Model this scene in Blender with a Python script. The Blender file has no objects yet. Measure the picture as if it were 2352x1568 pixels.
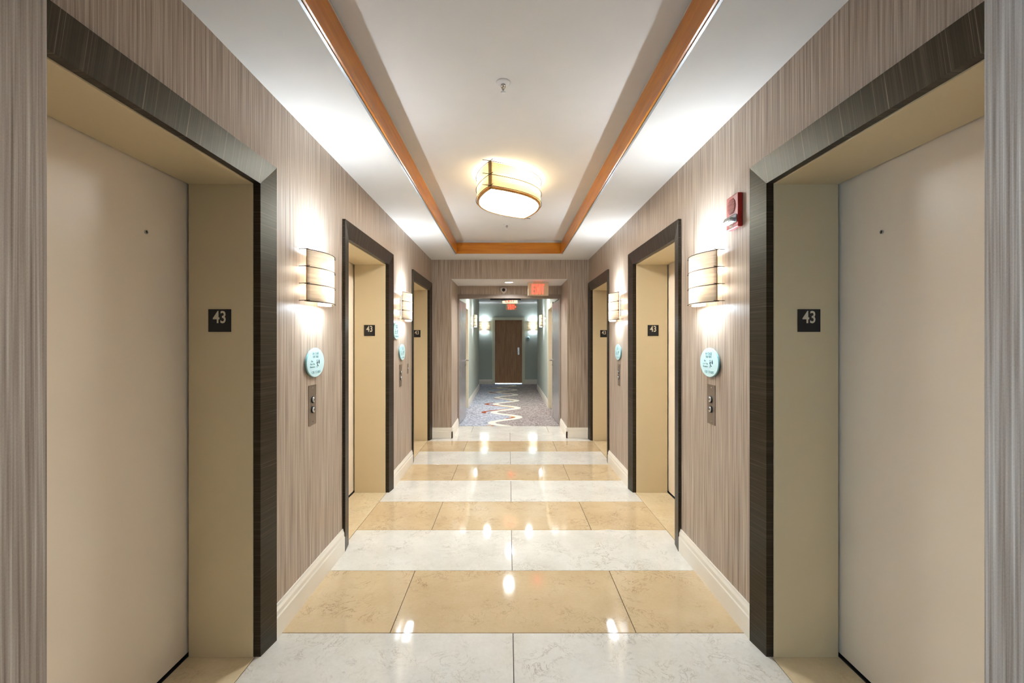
import bpy, bmesh, math, random
from mathutils import Vector, Matrix

random.seed(7)
scene = bpy.context.scene
COL = scene.collection

# ------------------------------------------------------------------ camera
cam_d = bpy.data.cameras.new('camera')
cam_d.lens = 16.0
cam_d.sensor_width = 36.0
cam_d.sensor_fit = 'HORIZONTAL'
cam_d.shift_x = 8 / 2352
cam_d.shift_y = -4 / 2352
cam_d.clip_start = 0.05
cam = bpy.data.objects.new('camera', cam_d)
COL.objects.link(cam)
cam.location = (0, 0, 1.45)
cam.rotation_euler = (math.pi / 2, 0, 0)
scene.camera = cam

# ------------------------------------------------------------------ world and view
w = bpy.data.worlds.new('world')
scene.world = w
w.use_nodes = True
w.node_tree.nodes['Background'].inputs[0].default_value = (0.75, 0.87, 1.0, 1)
w.node_tree.nodes['Background'].inputs[1].default_value = 1.0
vs = scene.view_settings
vs.view_transform = 'Standard'
vs.look = 'None'
vs.gamma = 1.0
vs.use_curve_mapping = False
vs.exposure = 0.0
EXPOSURE = 1.80
vs.exposure = EXPOSURE
scene.cycles.use_denoising = True
scene.cycles.max_bounces = 5
scene.cycles.diffuse_bounces = 3
scene.cycles.glossy_bounces = 3
scene.cycles.transmission_bounces = 4
scene.cycles.adaptive_threshold = 0.15
scene.cycles.adaptive_min_samples = 26
scene.cycles.blur_glossy = 1.0
scene.cycles.caustics_reflective = False
scene.cycles.caustics_refractive = False
scene.cycles.sample_clamp_indirect = 6.0

# light levels (W)
COOL = (0.74, 0.88, 1.0)
WARM = (1.0, 0.90, 0.70)
NEUT = (0.96, 0.985, 1.0)
L_SCONCE_UP = 2.6
L_SCONCE_DN = 1.1
L_SCONCE_BULB = 0.33
L_LAMP_UP = 5.2
L_LAMP_IN = 0.45
L_LAMP_DIFF = 17.0
L_CAN = 8.0
L_WINDOW = 100.0

# ------------------------------------------------------------------ frame of the place
WL, WR = -1.138, 1.183          # lobby side walls
Y0, Y1 = 0.83, 6.72             # lobby end walls
ZS, ZC = 2.63, 2.812            # soffit and tray ceiling
PL, PR = -0.842, 0.868          # portal sides
ZP = 2.347                      # portal soffit
YF = 7.54                       # fire door frame
CL, CR = -0.868, 0.850          # far corridor walls
YJ, YE = 13.4, 14.86            # junction, end wall
ZK = 2.645                      # corridor ceiling
TL, TR, TY0, TY1 = -0.72, 0.733, 1.27, 6.26   # ceiling tray
CENT = [1.538, 3.776, 6.006]    # elevator doorway centres
HALF_O, HALF_I = 0.658, 0.545
WALL_T = 0.46

# ------------------------------------------------------------------ helpers
class MB:
    def __init__(self):
        self.v, self.f, self.sm = [], [], []
    def add(self, verts, faces, smooth=False):
        o = len(self.v)
        self.v += [tuple(p) for p in verts]
        for f in faces:
            self.f.append(tuple(i + o for i in f)); self.sm.append(smooth)
        return self
    def box(self, x0, x1, y0, y1, z0, z1):
        x0, x1 = sorted((x0, x1)); y0, y1 = sorted((y0, y1)); z0, z1 = sorted((z0, z1))
        v = [(x0,y0,z0),(x1,y0,z0),(x1,y1,z0),(x0,y1,z0),(x0,y0,z1),(x1,y0,z1),(x1,y1,z1),(x0,y1,z1)]
        f = [(0,3,2,1),(4,5,6,7),(0,1,5,4),(1,2,6,5),(2,3,7,6),(3,0,4,7)]
        return self.add(v, f)
    def loft(self, ringA, ringB, cap=True, smooth=False):
        n = len(ringA)
        fs = [(i, (i + 1) % n, n + (i + 1) % n, n + i) for i in range(n)]
        o = len(self.v)
        self.add(list(ringA) + list(ringB), fs, smooth)
        if cap:
            self.f.append(tuple(o + i for i in reversed(range(n)))); self.sm.append(False)
            self.f.append(tuple(o + n + i for i in range(n))); self.sm.append(False)
        return self
    def tube(self, path, r, n=8, closed=False, cap=True):
        pts = [Vector(p) for p in path]; rings = []
        m = len(pts); ref = None
        for i, p in enumerate(pts):
            if closed: t = pts[(i + 1) % m] - pts[i - 1]
            else: t = pts[min(i + 1, m - 1)] - pts[max(i - 1, 0)]
            t.normalize()
            if ref is None:
                ref = Vector((0, 0, 1)) if abs(t.z) < 0.9 else Vector((1, 0, 0))
            u = (ref - t * ref.dot(t)).normalized(); ref = u
            b = t.cross(u)
            rings.append([p + (u * math.cos(a) + b * math.sin(a)) * r for a in [2 * math.pi * k / n for k in range(n)]])
        o = len(self.v)
        vs_ = [q for ring in rings for q in ring]; fs = []
        for i in range(m if closed else m - 1):
            j = (i + 1) % m
            for k in range(n):
                fs.append((i*n+k, i*n+(k+1)%n, j*n+(k+1)%n, j*n+k))
        self.add(vs_, fs, True)
        if cap and not closed:
            self.f.append(tuple(o + k for k in reversed(range(n)))); self.sm.append(False)
            self.f.append(tuple(o + (m-1)*n + k for k in range(n))); self.sm.append(False)
        return self
    def lathe(self, prof, c=(0,0,0), n=24, axis='z', smooth=True):
        # prof: (radius, height) list
        vs_ = []
        for r, h in prof:
            for k in range(n):
                a = 2 * math.pi * k / n
                p = (r * math.cos(a), r * math.sin(a), h)
                if axis == 'x': p = (p[2], p[0], p[1])
                elif axis == 'y': p = (p[0], p[2], p[1])
                vs_.append((p[0]+c[0], p[1]+c[1], p[2]+c[2]))
        fs = []
        for i in range(len(prof) - 1):
            for k in range(n):
                fs.append((i*n+k, i*n+(k+1)%n, (i+1)*n+(k+1)%n, (i+1)*n+k))
        o = len(self.v)
        self.add(vs_, fs, smooth)
        if prof[0][0] > 1e-6:
            self.f.append(tuple(o + k for k in range(n))); self.sm.append(False)
        if prof[-1][0] > 1e-6:
            self.f.append(tuple(o + (len(prof)-1)*n + k for k in range(n))); self.sm.append(False)
        return self
    def build(self, name, mat, parent=None, loc=(0,0,0), bevel=0, seg=2):
        me = bpy.data.meshes.new(name)
        me.from_pydata(self.v, [], self.f)
        for p, s in zip(me.polygons, self.sm): p.use_smooth = s
        bm = bmesh.new(); bm.from_mesh(me)
        bmesh.ops.remove_doubles(bm, verts=bm.verts, dist=1e-6)
        bmesh.ops.recalc_face_normals(bm, faces=bm.faces)
        if bevel:
            bmesh.ops.bevel(bm, geom=[e for e in bm.edges if len(e.link_faces) == 2 and e.calc_face_angle(0) > 0.6],
                            offset=bevel, segments=seg, affect='EDGES', profile=0.6)
        bm.to_mesh(me); bm.free()
        me.materials.append(mat)
        return link(name, me, parent, loc)

def link(name, data, parent=None, loc=(0,0,0)):
    o = bpy.data.objects.new(name, data)
    COL.objects.link(o)
    o.location = loc
    if parent: o.parent = parent
    return o

def tag(o, label=None, cat=None, group=None, kind=None):
    if label: o['label'] = label
    if cat: o['category'] = cat
    if group: o['group'] = group
    if kind: o['kind'] = kind
    return o

def thing(name, label, cat, loc=(0,0,0), rz=0.0, group=None, kind=None):
    o = link(name, None, None, loc)
    o.empty_display_size = 0.1
    o.rotation_euler = (0, 0, rz)
    return tag(o, label, cat, group, kind)

def copy_tree(o, parent=None):
    c = o.copy(); COL.objects.link(c); c.parent = parent
    for ch in list(o.children): copy_tree(ch, c)
    return c

def text_mesh(body, size, extrude=0.0008, sx=1.0, align='CENTER', spacing=1.0, bold=0.0):
    cu = bpy.data.curves.new('lettering', 'FONT')
    cu.body = body; cu.size = size; cu.extrude = extrude
    cu.offset = size * bold; cu.align_x = align; cu.align_y = 'CENTER'; cu.resolution_u = 3; cu.space_character = spacing
    ob = bpy.data.objects.new('lettering_tmp', cu); COL.objects.link(ob)
    dg = bpy.context.evaluated_depsgraph_get()
    me = bpy.data.meshes.new_from_object(ob.evaluated_get(dg))
    bpy.data.objects.remove(ob); bpy.data.curves.remove(cu)
    for v in me.vertices: v.co.x *= sx
    return me

def text_obj(name, body, size, mat, parent, M, **kw):
    """M maps text plane (x right, y up, z out) to parent space"""
    me = text_mesh(body, size, **kw)
    me.transform(M)
    me.materials.clear(); me.materials.append(mat)
    return link(name, me, parent)

# ------------------------------------------------------------------ materials
class NT:
    def __init__(self, name):
        self.m = bpy.data.materials.new(name); self.m.use_nodes = True
        self.t = self.m.node_tree; self.n = self.t.nodes
        self.b = self.n['Principled BSDF']; self.out = self.n['Material Output']
    def new(self, typ, **kw):
        nd = self.n.new(typ)
        for k, v in kw.items(): setattr(nd, k, v)
        return nd
    def lk(self, a, b): self.t.links.new(a, b)
    def math(self, op, a, b=None, c=None, clamp=False):
        nd = self.new('ShaderNodeMath', operation=op); nd.use_clamp = clamp
        for i, x in enumerate((a, b, c)):
            if x is None: continue
            if isinstance(x, (int, float)): nd.inputs[i].default_value = x
            else: self.lk(x, nd.inputs[i])
        return nd.outputs[0]
    def coords(self):
        tc = self.new('ShaderNodeTexCoord')
        return tc.outputs['Object']
    def sep(self, v):
        s = self.new('ShaderNodeSeparateXYZ'); self.lk(v, s.inputs[0]); return s.outputs
    def comb(self, x, y, z):
        c = self.new('ShaderNodeCombineXYZ')
        for i, q in enumerate((x, y, z)):
            if isinstance(q, (int, float)): c.inputs[i].default_value = q
            else: self.lk(q, c.inputs[i])
        return c.outputs[0]
    def noise(self, vec, scale, detail=2, rough=0.5, dist=0.0):
        nd = self.new('ShaderNodeTexNoise')
        nd.inputs['Scale'].default_value = scale; nd.inputs['Detail'].default_value = detail
        nd.inputs['Roughness'].default_value = rough; nd.inputs['Distortion'].default_value = dist
        self.lk(vec, nd.inputs['Vector']); return nd.outputs['Fac']
    def ramp(self, fac, stops, interp='LINEAR'):
        nd = self.new('ShaderNodeValToRGB'); cr = nd.color_ramp; cr.interpolation = interp
        while len(cr.elements) < len(stops): cr.elements.new(0.5)
        for e, (p, c) in zip(cr.elements, stops):
            e.position = p; e.color = (*c, 1) if len(c) == 3 else c
        self.lk(fac, nd.inputs[0]); return nd.outputs[0]
    def mix(self, fac, a, b, blend='MIX'):
        nd = self.new('ShaderNodeMix', data_type='RGBA', blend_type=blend)
        for i, x in ((0, fac), (6, a), (7, b)):
            if isinstance(x, (int, float)): nd.inputs[i].default_value = x
            elif isinstance(x, tuple): nd.inputs[i].default_value = (*x, 1)
            else: self.lk(x, nd.inputs[i])
        return nd.outputs[2]
    def bump(self, h, strength, dist=0.002):
        nd = self.new('ShaderNodeBump'); nd.inputs['Strength'].default_value = strength
        nd.inputs['Distance'].default_value = dist
        self.lk(h, nd.inputs['Height']); self.lk(nd.outputs[0], self.b.inputs['Normal'])
    def col(self, x):
        if isinstance(x, tuple): self.b.inputs['Base Color'].default_value = (*x, 1)
        else: self.lk(x, self.b.inputs['Base Color'])
    def set(self, rough=None, metal=None, spec=None, emit=None, estr=None, trans=None, coat=None):
        if rough is not None: self.b.inputs['Roughness'].default_value = rough
        if metal is not None: self.b.inputs['Metallic'].default_value = metal
        if spec is not None: self.b.inputs['Specular IOR Level'].default_value = spec
        if emit is not None: self.b.inputs['Emission Color'].default_value = (*emit, 1)
        if estr is not None: self.b.inputs['Emission Strength'].default_value = estr
        if trans is not None: self.b.inputs['Transmission Weight'].default_value = trans
        if coat is not None: self.b.inputs['Coat Weight'].default_value = coat

def s2l(*c):
    return tuple((x/255/12.92 if x/255 <= 0.04045 else ((x/255+0.055)/1.055)**2.4) for x in c)

def mat_plain(name, c, rough=0.5, metal=0.0, spec=0.5, var=0.03, scale=20.0, bump=0.0, **kw):
    t = NT(name)
    n = t.noise(t.coords(), scale, 3)
    lo = tuple(x * (1 - var) for x in c); hi = tuple(min(1, x * (1 + var)) for x in c)
    t.col(t.ramp(n, [(0.3, lo), (0.7, hi)]))
    t.set(rough, metal, spec, **kw)
    if bump: t.bump(n, bump)
    return t.m

def mat_wallpaper():
    t = NT('grasscloth_wallpaper')
    x, y, z = t.sep(t.coords())
    s = t.math('ADD', x, y)
    band = t.noise(t.comb(t.math('MULTIPLY', s, 95), t.math('MULTIPLY', z, 1.3), 0), 1.0, 1, 0.6)
    fine = t.noise(t.comb(t.math('MULTIPLY', s, 260), t.math('MULTIPLY', z, 3.0), 7), 1.0, 1, 0.6)
    weave = t.noise(t.comb(t.math('MULTIPLY', s, 420), t.math('MULTIPLY', z, 260), 3), 1.0, 1)
    f = t.math('ADD', t.math('MULTIPLY', band, 0.55), t.math('MULTIPLY', fine, 0.45))
    f = t.math('ADD', f, t.math('MULTIPLY', t.math('SUBTRACT', weave, 0.5), 0.10))
    c = t.ramp(f, [(0.30, s2l(122, 101, 84)), (0.45, s2l(165, 145, 127)), (0.55, s2l(183, 164, 146)), (0.70, s2l(213, 199, 183))])
    t.col(c); t.set(0.42, 0.0, 0.48)
    t.bump(f, 0.25, 0.002)
    return t.m

def mat_veneer(name, axis):
    t = NT(name)
    x, y, z = t.sep(t.coords())
    s = {'z': z, 'y': y}[axis]
    o = {'z': y, 'y': z}[axis]
    a = t.noise(t.comb(t.math('MULTIPLY', s, 130), t.math('MULTIPLY', o, 1.5), t.math('MULTIPLY', x, 1.5)), 1.0, 3, 0.65)
    b = t.noise(t.comb(t.math('MULTIPLY', s, 520), t.math('MULTIPLY', o, 2), 4), 1.0, 1)
    f = t.math('ADD', t.math('MULTIPLY', a, 0.6), t.math('MULTIPLY', b, 0.4))
    t.col(t.ramp(f, [(0.37, s2l(14, 11, 10)), (0.52, s2l(36, 28, 26)), (0.62, s2l(66, 55, 50)), (0.71, s2l(132, 118, 104))]))
    t.set(0.38, 0.0, 0.40)
    t.b.inputs['Specular Tint'].default_value = (1.0, 0.90, 0.52, 1)
    t.bump(f, 0.2, 0.001)
    return t.m

def mat_stone(name, c_lo, c_hi, vein, vein_amt):
    t = NT(name)
    oi = t.new('ShaderNodeObjectInfo')
    off = t.math('MULTIPLY', oi.outputs['Random'], 37.0)
    x, y, z = t.sep(t.coords())
    v = t.comb(t.math('ADD', x, off), t.math('ADD', y, off), off)
    cloud = t.noise(v, 3.2, 4, 0.6)
    speck = t.noise(v, 55, 3, 0.7)
    base = t.ramp(t.math('ADD', t.math('MULTIPLY', cloud, 0.7), t.math('MULTIPLY', speck, 0.3)), [(0.3, c_lo), (0.68, c_hi)])
    nd = t.new('ShaderNodeTexNoise'); nd.inputs['Scale'].default_value = 9; nd.inputs['Detail'].default_value = 5
    nd.inputs['Roughness'].default_value = 0.7; nd.inputs['Distortion'].default_value = 1.2
    t.lk(v, nd.inputs['Vector'])
    ridge = t.math('ABSOLUTE', t.math('SUBTRACT', nd.outputs['Fac'], 0.5))
    line = t.math('SUBTRACT', 1.0, t.math('MULTIPLY', ridge, 42.0), clamp=True)
    mask = t.ramp(t.noise(v, 5.0, 3, 0.6), [(0.44, (0, 0, 0)), (0.66, (1, 1, 1))])
    ms = t.math('MULTIPLY', t.math('MULTIPLY', line, mask), vein_amt)
    t.col(t.mix(ms, base, vein))
    t.set(0.055, 0.0, 0.5)
    return t.m

def mat_wood(name, c1, c2, axis='z', rough=0.35, scale=38):
    t = NT(name)
    x, y, z = t.sep(t.coords())
    if axis == 'z': v = t.comb(t.math('MULTIPLY', x, scale), t.math('MULTIPLY', y, scale), t.math('MULTIPLY', z, 2.2))
    elif axis == 'y': v = t.comb(t.math('MULTIPLY', x, scale), t.math('MULTIPLY', y, 2.2), t.math('MULTIPLY', z, scale))
    else: v = t.comb(t.math('MULTIPLY', x, 2.2), t.math('MULTIPLY', y, scale), t.math('MULTIPLY', z, scale))
    n = t.noise(v, 1.0, 4, 0.6, 0.4)
    t.col(t.ramp(n, [(0.3, c1), (0.7, c2)])); t.set(rough, 0, 0.5)
    return t.m

def mat_shade(name, c, trans=0.7):
    t = NT(name)
    x, y, z = t.sep(t.coords())
    n = t.noise(t.comb(t.math('MULTIPLY', x, 4), t.math('MULTIPLY', y, 4), t.math('MULTIPLY', z, 75)), 1.0, 3, 0.6)
    col = t.ramp(n, [(0.3, tuple(q * 0.76 for q in c)), (0.62, c)])
    d = t.new('ShaderNodeBsdfDiffuse'); tr = t.new('ShaderNodeBsdfTranslucent'); mx = t.new('ShaderNodeMixShader')
    mx.inputs[0].default_value = trans
    t.lk(col, d.inputs[0]); t.lk(col, tr.inputs[0])
    t.lk(d.outputs[0], mx.inputs[1]); t.lk(tr.outputs[0], mx.inputs[2]); t.lk(mx.outputs[0], t.out.inputs[0])
    return t.m

def mat_emit(name, c, s):
    t = NT(name); t.col(c); t.set(0.4, emit=c, estr=s)
    if s < 10: t.m.cycles.emission_sampling = 'NONE'      # small glowing parts; their lamps do the lighting
    return t.m

def mat_carpet():
    t = NT('patterned_carpet')
    P = t.coords()
    x, y, z = t.sep(P)
    lam = 1.157
    ph = t.math('MULTIPLY', t.math('SUBTRACT', y, 8.51), 2 * math.pi / lam)
    cs = t.math('COSINE', ph)
    xc = t.math('ADD', t.math('MULTIPLY', cs, 0.245), -0.05)
    slope = t.math('MULTIPLY', t.math('SINE', ph), 0.245 * 2 * math.pi / lam)
    den = t.math('SQRT', t.math('ADD', t.math('MULTIPLY', slope, slope), 1.0))
    d = t.math('SUBTRACT', x, xc)
    dist = t.math('DIVIDE', t.math('ABSOLUTE', d), den)
    ribbon = t.math('LESS_THAN', dist, 0.064)
    # accent lobes follow a slower wave
    ph2 = t.math('MULTIPLY', t.math('SUBTRACT', y, 8.95), 2 * math.pi / 2.3)
    xc2 = t.math('ADD', t.math('MULTIPLY', t.math('COSINE', t.math('MULTIPLY', ph, 1.0)), 0.30), -0.20)
    acc = t.math('LESS_THAN', t.math('DIVIDE', t.math('ABSOLUTE', t.math('SUBTRACT', x, xc2)), den), 0.045)
    patch = t.math('GREATER_THAN', t.noise(t.comb(t.math('MULTIPLY', x, 1.3), y, 0), 2.2, 0), 0.50)
    acc = t.math('MULTIPLY', acc, patch)
    acol = t.ramp(t.noise(t.comb(0, y, 0), 1.6, 0), [(0.48, s2l(150, 80, 52)), (0.54, s2l(205, 165, 105))], 'CONSTANT')
    n1 = t.noise(P, 9, 5, 0.75, 3.0)
    left = t.ramp(n1, [(0.34, s2l(84, 88, 106)), (0.47, s2l(158, 161, 172)), (0.60, s2l(206, 208, 214))])
    n2 = t.noise(P, 14, 4, 0.75, 2.5)
    right = t.ramp(n2, [(0.35, s2l(100, 90, 88)), (0.5, s2l(156, 144, 139)), (0.63, s2l(196, 187, 181))])
    side = t.math('GREATER_THAN', d, 0.0)
    c = t.mix(side, left, right)
    c = t.mix(acc, c, acol)
    c = t.mix(ribbon, c, s2l(226, 220, 205))
    t.col(c); t.set(0.95, 0, 0.1)
    pile = t.noise(P, 700, 1)
    t.bump(pile, 0.4, 0.004)
    return t.m

M = {}
M['wallpaper'] = mat_wallpaper()
M['ceiling'] = mat_plain('ceiling_paint', s2l(218, 213, 208), 0.75, var=0.012, scale=6, spec=0.25)
M['portal_ceiling'] = M['ceiling']
M['veneer_z'] = mat_veneer('dark_veneer_cross_grain', 'z')
M['veneer_y'] = mat_veneer('dark_veneer_long_grain', 'y')
M['steel'] = mat_plain('beige_enamel', s2l(220, 199, 160), 0.36, spec=0.5, var=0.012, scale=3.0)
M['panel'] = mat_plain('beige_door_enamel', s2l(248, 230, 206), 0.30, spec=0.5, var=0.010, scale=3.0)
M['dark'] = mat_plain('black_gap', (0.006, 0.006, 0.007), 0.6)
M['base'] = mat_plain('cream_baseboard_paint', s2l(242, 233, 218), 0.4, var=0.02, scale=4)
M['stone_w'] = mat_stone('white_marble', s2l(214, 207, 194), s2l(236, 230, 219), s2l(140, 118, 90), 0.55)
M['stone_y'] = mat_stone('yellow_marble', s2l(200, 172, 132), s2l(216, 191, 153), s2l(120, 88, 52), 0.65)
M['stone_s'] = mat_stone('cream_marble_sill', s2l(214, 190, 150), s2l(232, 212, 176), s2l(140, 108, 80), 0.5)
M['grout'] = mat_plain('brown_grout', s2l(70, 54, 42), 0.9)
M['tray_wood_y'] = mat_wood('orange_maple_trim', s2l(192, 110, 22), s2l(220, 142, 40), 'y', 0.28, 30)
M['tray_wood_x'] = mat_wood('orange_maple_trim_cross', s2l(192, 110, 22), s2l(220, 142, 40), 'x', 0.28, 30)
M['metal_grey'] = mat_plain('grey_metal_bead', s2l(150, 150, 150), 0.4, 0.6)
M['bronze'] = mat_plain('dark_bronze_wire', s2l(58, 44, 34), 0.45, 0.5)
M['brass_wood'] = mat_wood('amber_wood_frame', s2l(172, 112, 36), s2l(206, 150, 64), 'z', 0.4, 60)
M['shade'] = mat_shade('linen_sconce_shade', (0.95, 0.90, 0.82), 0.72)
M['lamp_shade'] = mat_shade('linen_lamp_shade', (0.97, 0.87, 0.66), 0.66)
M['diffuser'] = mat_emit('lit_frosted_diffuser', (0.93, 0.985, 1.0), L_LAMP_DIFF)
M['opal'] = mat_emit('opal_glass', (1.0, 0.97, 0.92), 1.6)
M['white_metal'] = mat_plain('white_enamel', s2l(232, 230, 226), 0.35)
M['black_sign'] = mat_plain('black_sign_plastic', (0.006, 0.006, 0.007), 0.35)
M['sign_digit'] = mat_plain('cream_digit', s2l(222, 210, 186), 0.5)
M['glass_sign'] = mat_plain('frosted_aqua_glass', s2l(206, 236, 236), 0.16, spec=0.6, var=0.02, scale=5)
M['glass_rim'] = mat_plain('aqua_glass_edge', s2l(140, 190, 192), 0.2)
M['sign_ink'] = mat_plain('grey_teal_ink', s2l(132, 172, 176), 0.5)
M['sign_ink_dark'] = mat_plain('dark_teal_ink', s2l(40, 84, 92), 0.5)
M['plate'] = mat_plain('bronze_steel_plate', s2l(140, 124, 108), 0.42, 0.55, var=0.04, scale=80)
M['chrome'] = mat_plain('polished_steel', s2l(205, 202, 198), 0.22, 0.9)
M['red'] = mat_plain('red_alarm_plastic', s2l(176, 38, 30), 0.38)
M['red_dark'] = mat_plain('dark_red_recess_shade', s2l(60, 8, 8), 0.6)
M['lens'] = mat_plain('clear_strobe_lens', (0.92, 0.95, 0.96), 0.06, trans=0.75)
M['silver'] = mat_plain('strobe_reflector', s2l(230, 232, 235), 0.2, 0.8)
M['exit_body'] = mat_plain('cream_exit_housing', s2l(226, 202, 166), 0.5)
M['exit_red'] = mat_emit('lit_red_letter', (1.0, 0.085, 0.05), 0.62)
M['camera_white'] = mat_plain('camera_housing', s2l(222, 212, 206), 0.35)
M['lens_black'] = mat_plain('black_glass', (0.004, 0.004, 0.005), 0.08)
M['frame_brown'] = mat_plain('taupe_door_frame', s2l(140, 124, 110), 0.45)
M['leaf'] = mat_plain('grey_metal_door', s2l(186, 182, 180), 0.26, 0.5, var=0.008, scale=3)
M['sage'] = mat_plain('sage_wall_paint', s2l(190, 197, 186), 0.5, spec=0.35, var=0.015, scale=5)
M['cream_frame'] = mat_plain('cream_door_frame', s2l(232, 231, 206), 0.4)
M['carpet'] = mat_carpet()
M['door_wood'] = mat_wood('brown_oak_door', s2l(160, 110, 72), s2l(194, 144, 100), 'z', 0.4, 22)
M['can'] = mat_emit('lit_downlight_lens', (1.0, 0.97, 0.92), 6.0)
M['sprink'] = mat_plain('white_sprinkler_enamel', s2l(226, 222, 220), 0.3)
M['glass'] = mat_plain('window_glass', (0.95, 0.97, 1.0), 0.02, trans=1.0)

# ------------------------------------------------------------------ large light: the window behind the camera
def area(name, loc, rot, sx, sy, power, color, parent=None, shape='RECTANGLE', spread=180):
    d = bpy.data.lights.new(name, 'AREA'); d.shape = shape; d.size = sx
    if shape in ('RECTANGLE', 'ELLIPSE'): d.size_y = sy
    d.energy = power; d.color = color; d.spread = math.radians(spread)
    o = bpy.data.objects.new(name, d); COL.objects.link(o)
    o.location = loc; o.rotation_euler = rot
    if parent: o.parent = parent
    return o

def point(name, loc, power, color, radius, parent=None):
    d = bpy.data.lights.new(name, 'POINT'); d.energy = power; d.color = color; d.shadow_soft_size = radius
    o = bpy.data.objects.new(name, d); COL.objects.link(o); o.location = loc
    if parent: o.parent = parent
    return o

area('window_daylight', (-3.45, -1.0, 1.35), (0, -math.pi/2, 0), 1.5, 1.3, L_WINDOW, (0.32, 0.58, 1.0))

# ------------------------------------------------------------------ floor
fb = MB().box(-1.7, 1.75, -0.02, 7.65, -0.06, -0.004)
floor = tag(fb.build('floor', M['grout']), 'polished marble tile floor in white and yellow bands', 'floor', kind='structure')
PITCH = 0.6096
G = 0.0017
def tile(x0, x1, y0, y1, mat):
    cx, cy = (x0 + x1) / 2, (y0 + y1) / 2
    m = MB(); a, b, e = (x1 - x0) / 2 - G, (y1 - y0) / 2 - G, 0.0012
    r0 = [(-a, -b, -0.02), (a, -b, -0.02), (a, b, -0.02), (-a, b, -0.02)]
    r1 = [(-a, -b, -e), (a, -b, -e), (a, b, -e), (-a, b, -e)]
    r2 = [(-a+e, -b+e, 0), (a-e, -b+e, 0), (a-e, b-e, 0), (-a+e, b-e, 0)]
    m.loft(r0, r1, cap=False).loft(r1, r2, cap=False)
    m.add(r2, [(0, 1, 2, 3)])
    return m.build('tile', mat, floor, (cx, cy, 0))
FX0, FX1, FC = -1.160, 1.205, 0.0225
for k in range(-4, 9):
    y0 = 2.252 + (k - 1) * PITCH
    y1 = min(y0 + PITCH, 7.65)
    # k = 1 is the band that starts at 2.252 m (yellow), k = 0 the white one before it
    if k % 2 == 0:
        tile(FX0, FC, y0, y1, M['stone_w']); tile(FC, FX1, y0, y1, M['stone_w'])
    else:
        mt = M['stone_y'] if k < 9 else M['stone_w']
        tile(FX0, FC - PITCH, y0, y1, mt); tile(FC - PITCH, FC + PITCH, y0, y1, mt); tile(FC + PITCH, FX1, y0, y1, mt)
# last band inside the portal: yellow tiles painted white for the glare
y0 = 2.252 + 8 * PITCH
tile(PL - 0.05, FC - PITCH, y0, 7.65, M['stone_w']); tile(FC - PITCH, FC + PITCH, y0, 7.65, M['stone_w']); tile(FC + PITCH, PR + 0.05, y0, 7.65, M['stone_w'])
for c in CENT:
    tile(WL - 0.36, FX0, c - 0.56, c + 0.56, M['stone_s'])
    tile(FX1, WR + 0.36, c - 0.56, c + 0.56, M['stone_s'])

# carpets
cb = MB().box(-4.2, 4.2, 7.65, 15.9, -0.05, 0.004)
tag(cb.build('carpet', M['carpet']), 'grey patterned carpet with cream wave in far corridor', 'carpet', kind='structure')
cb = MB().box(-3.6, 4.2, -2.1, -0.02, -0.05, 0.004)
tag(cb.build('carpet', M['carpet']), 'grey patterned carpet of the cross corridor behind the lobby', 'carpet', kind='structure')

# ------------------------------------------------------------------ lobby walls
def side_wall(name, X, s, label):
    """s = -1 left, +1 right; the wall runs outwards from X"""
    m = MB()
    xo = X + s * WALL_T
    ys = [Y0 - 0.0]
    for c in CENT: ys += [c - 0.615, c + 0.615]
    ys.append(Y1)
    for i in range(0, len(ys), 2):
        m.box(X, xo, ys[i], ys[i + 1], 0, ZS)
    for c in CENT:
        m.box(X, xo, c - 0.615, c + 0.615, 2.21, ZS)
    o = m.build(name, M['wallpaper'])
    tag(o, label, 'wall', kind='structure')
side_wall('wall_left', WL, -1, 'left lobby wall in taupe streaked grasscloth wallpaper')
side_wall('wall_right', WR, 1, 'right lobby wall in taupe streaked grasscloth wallpaper')

def end_wall(name, ya, yb, label, header=True):
    m = MB()
    m.box(WL - WALL_T, PL, ya, yb, 0, ZC + 0.2)
    m.box(PR, WR + WALL_T, ya, yb, 0, ZC + 0.2)
    m.box(PL, PR, ya, yb, ZP, ZC + 0.2)
    return m, name, label
m, _, _ = end_wall('wall_back', Y1, YF, '')
m.box(PL, PR, YF, YF + 0.09, 2.20, ZP)     # header over the fire doors
m.box(WL - WALL_T, PL, YF, YF + 0.11, 0, ZC + 0.2); m.box(PR, WR + WALL_T, YF, YF + 0.11, 0, ZC + 0.2)
m.box(PL, PR, YF, YF + 0.11, ZP, ZC + 0.2)
tag(m.build('wall_back', M['wallpaper']), 'streaked taupe end wall around the passage to the corridor', 'wall', kind='structure')
m, _, _ = end_wall('wall_front', 0.0, Y0, '')
tag(m.build('wall_front', M['wallpaper']), 'streaked taupe wall beside the camera at both picture edges', 'wall', kind='structure')

# ------------------------------------------------------------------ ceiling with tray
m = MB()
m.box(WL - WALL_T, TL, Y0, Y1, ZS, ZC + 0.1)
m.box(TR, WR + WALL_T, Y0, Y1, ZS, ZC + 0.1)
m.box(TL, TR, Y0, TY0, ZS, ZC + 0.1)
m.box(TL, TR, TY1, Y1, ZS, ZC + 0.1)
m.box(TL, TR, TY0, TY1, ZC, ZC + 0.1)
tag(m.build('ceiling', M['ceiling']), 'white ceiling with recessed tray and lower soffit border', 'ceiling', kind='structure')
m = MB().box(PL, PR, Y1 + 0.002, YF, ZP - 0.006, ZP)
tag(m.build('ceiling', M['ceiling']), 'plaster soffit over the passage at the far end', 'ceiling', kind='structure')
m = MB().box(PL, PR, 0.0, Y0 - 0.002, ZP - 0.006, ZP)
tag(m.build('ceiling', M['ceiling']), 'plaster soffit over the near passage', 'ceiling', kind='structure')
m = MB()
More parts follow.
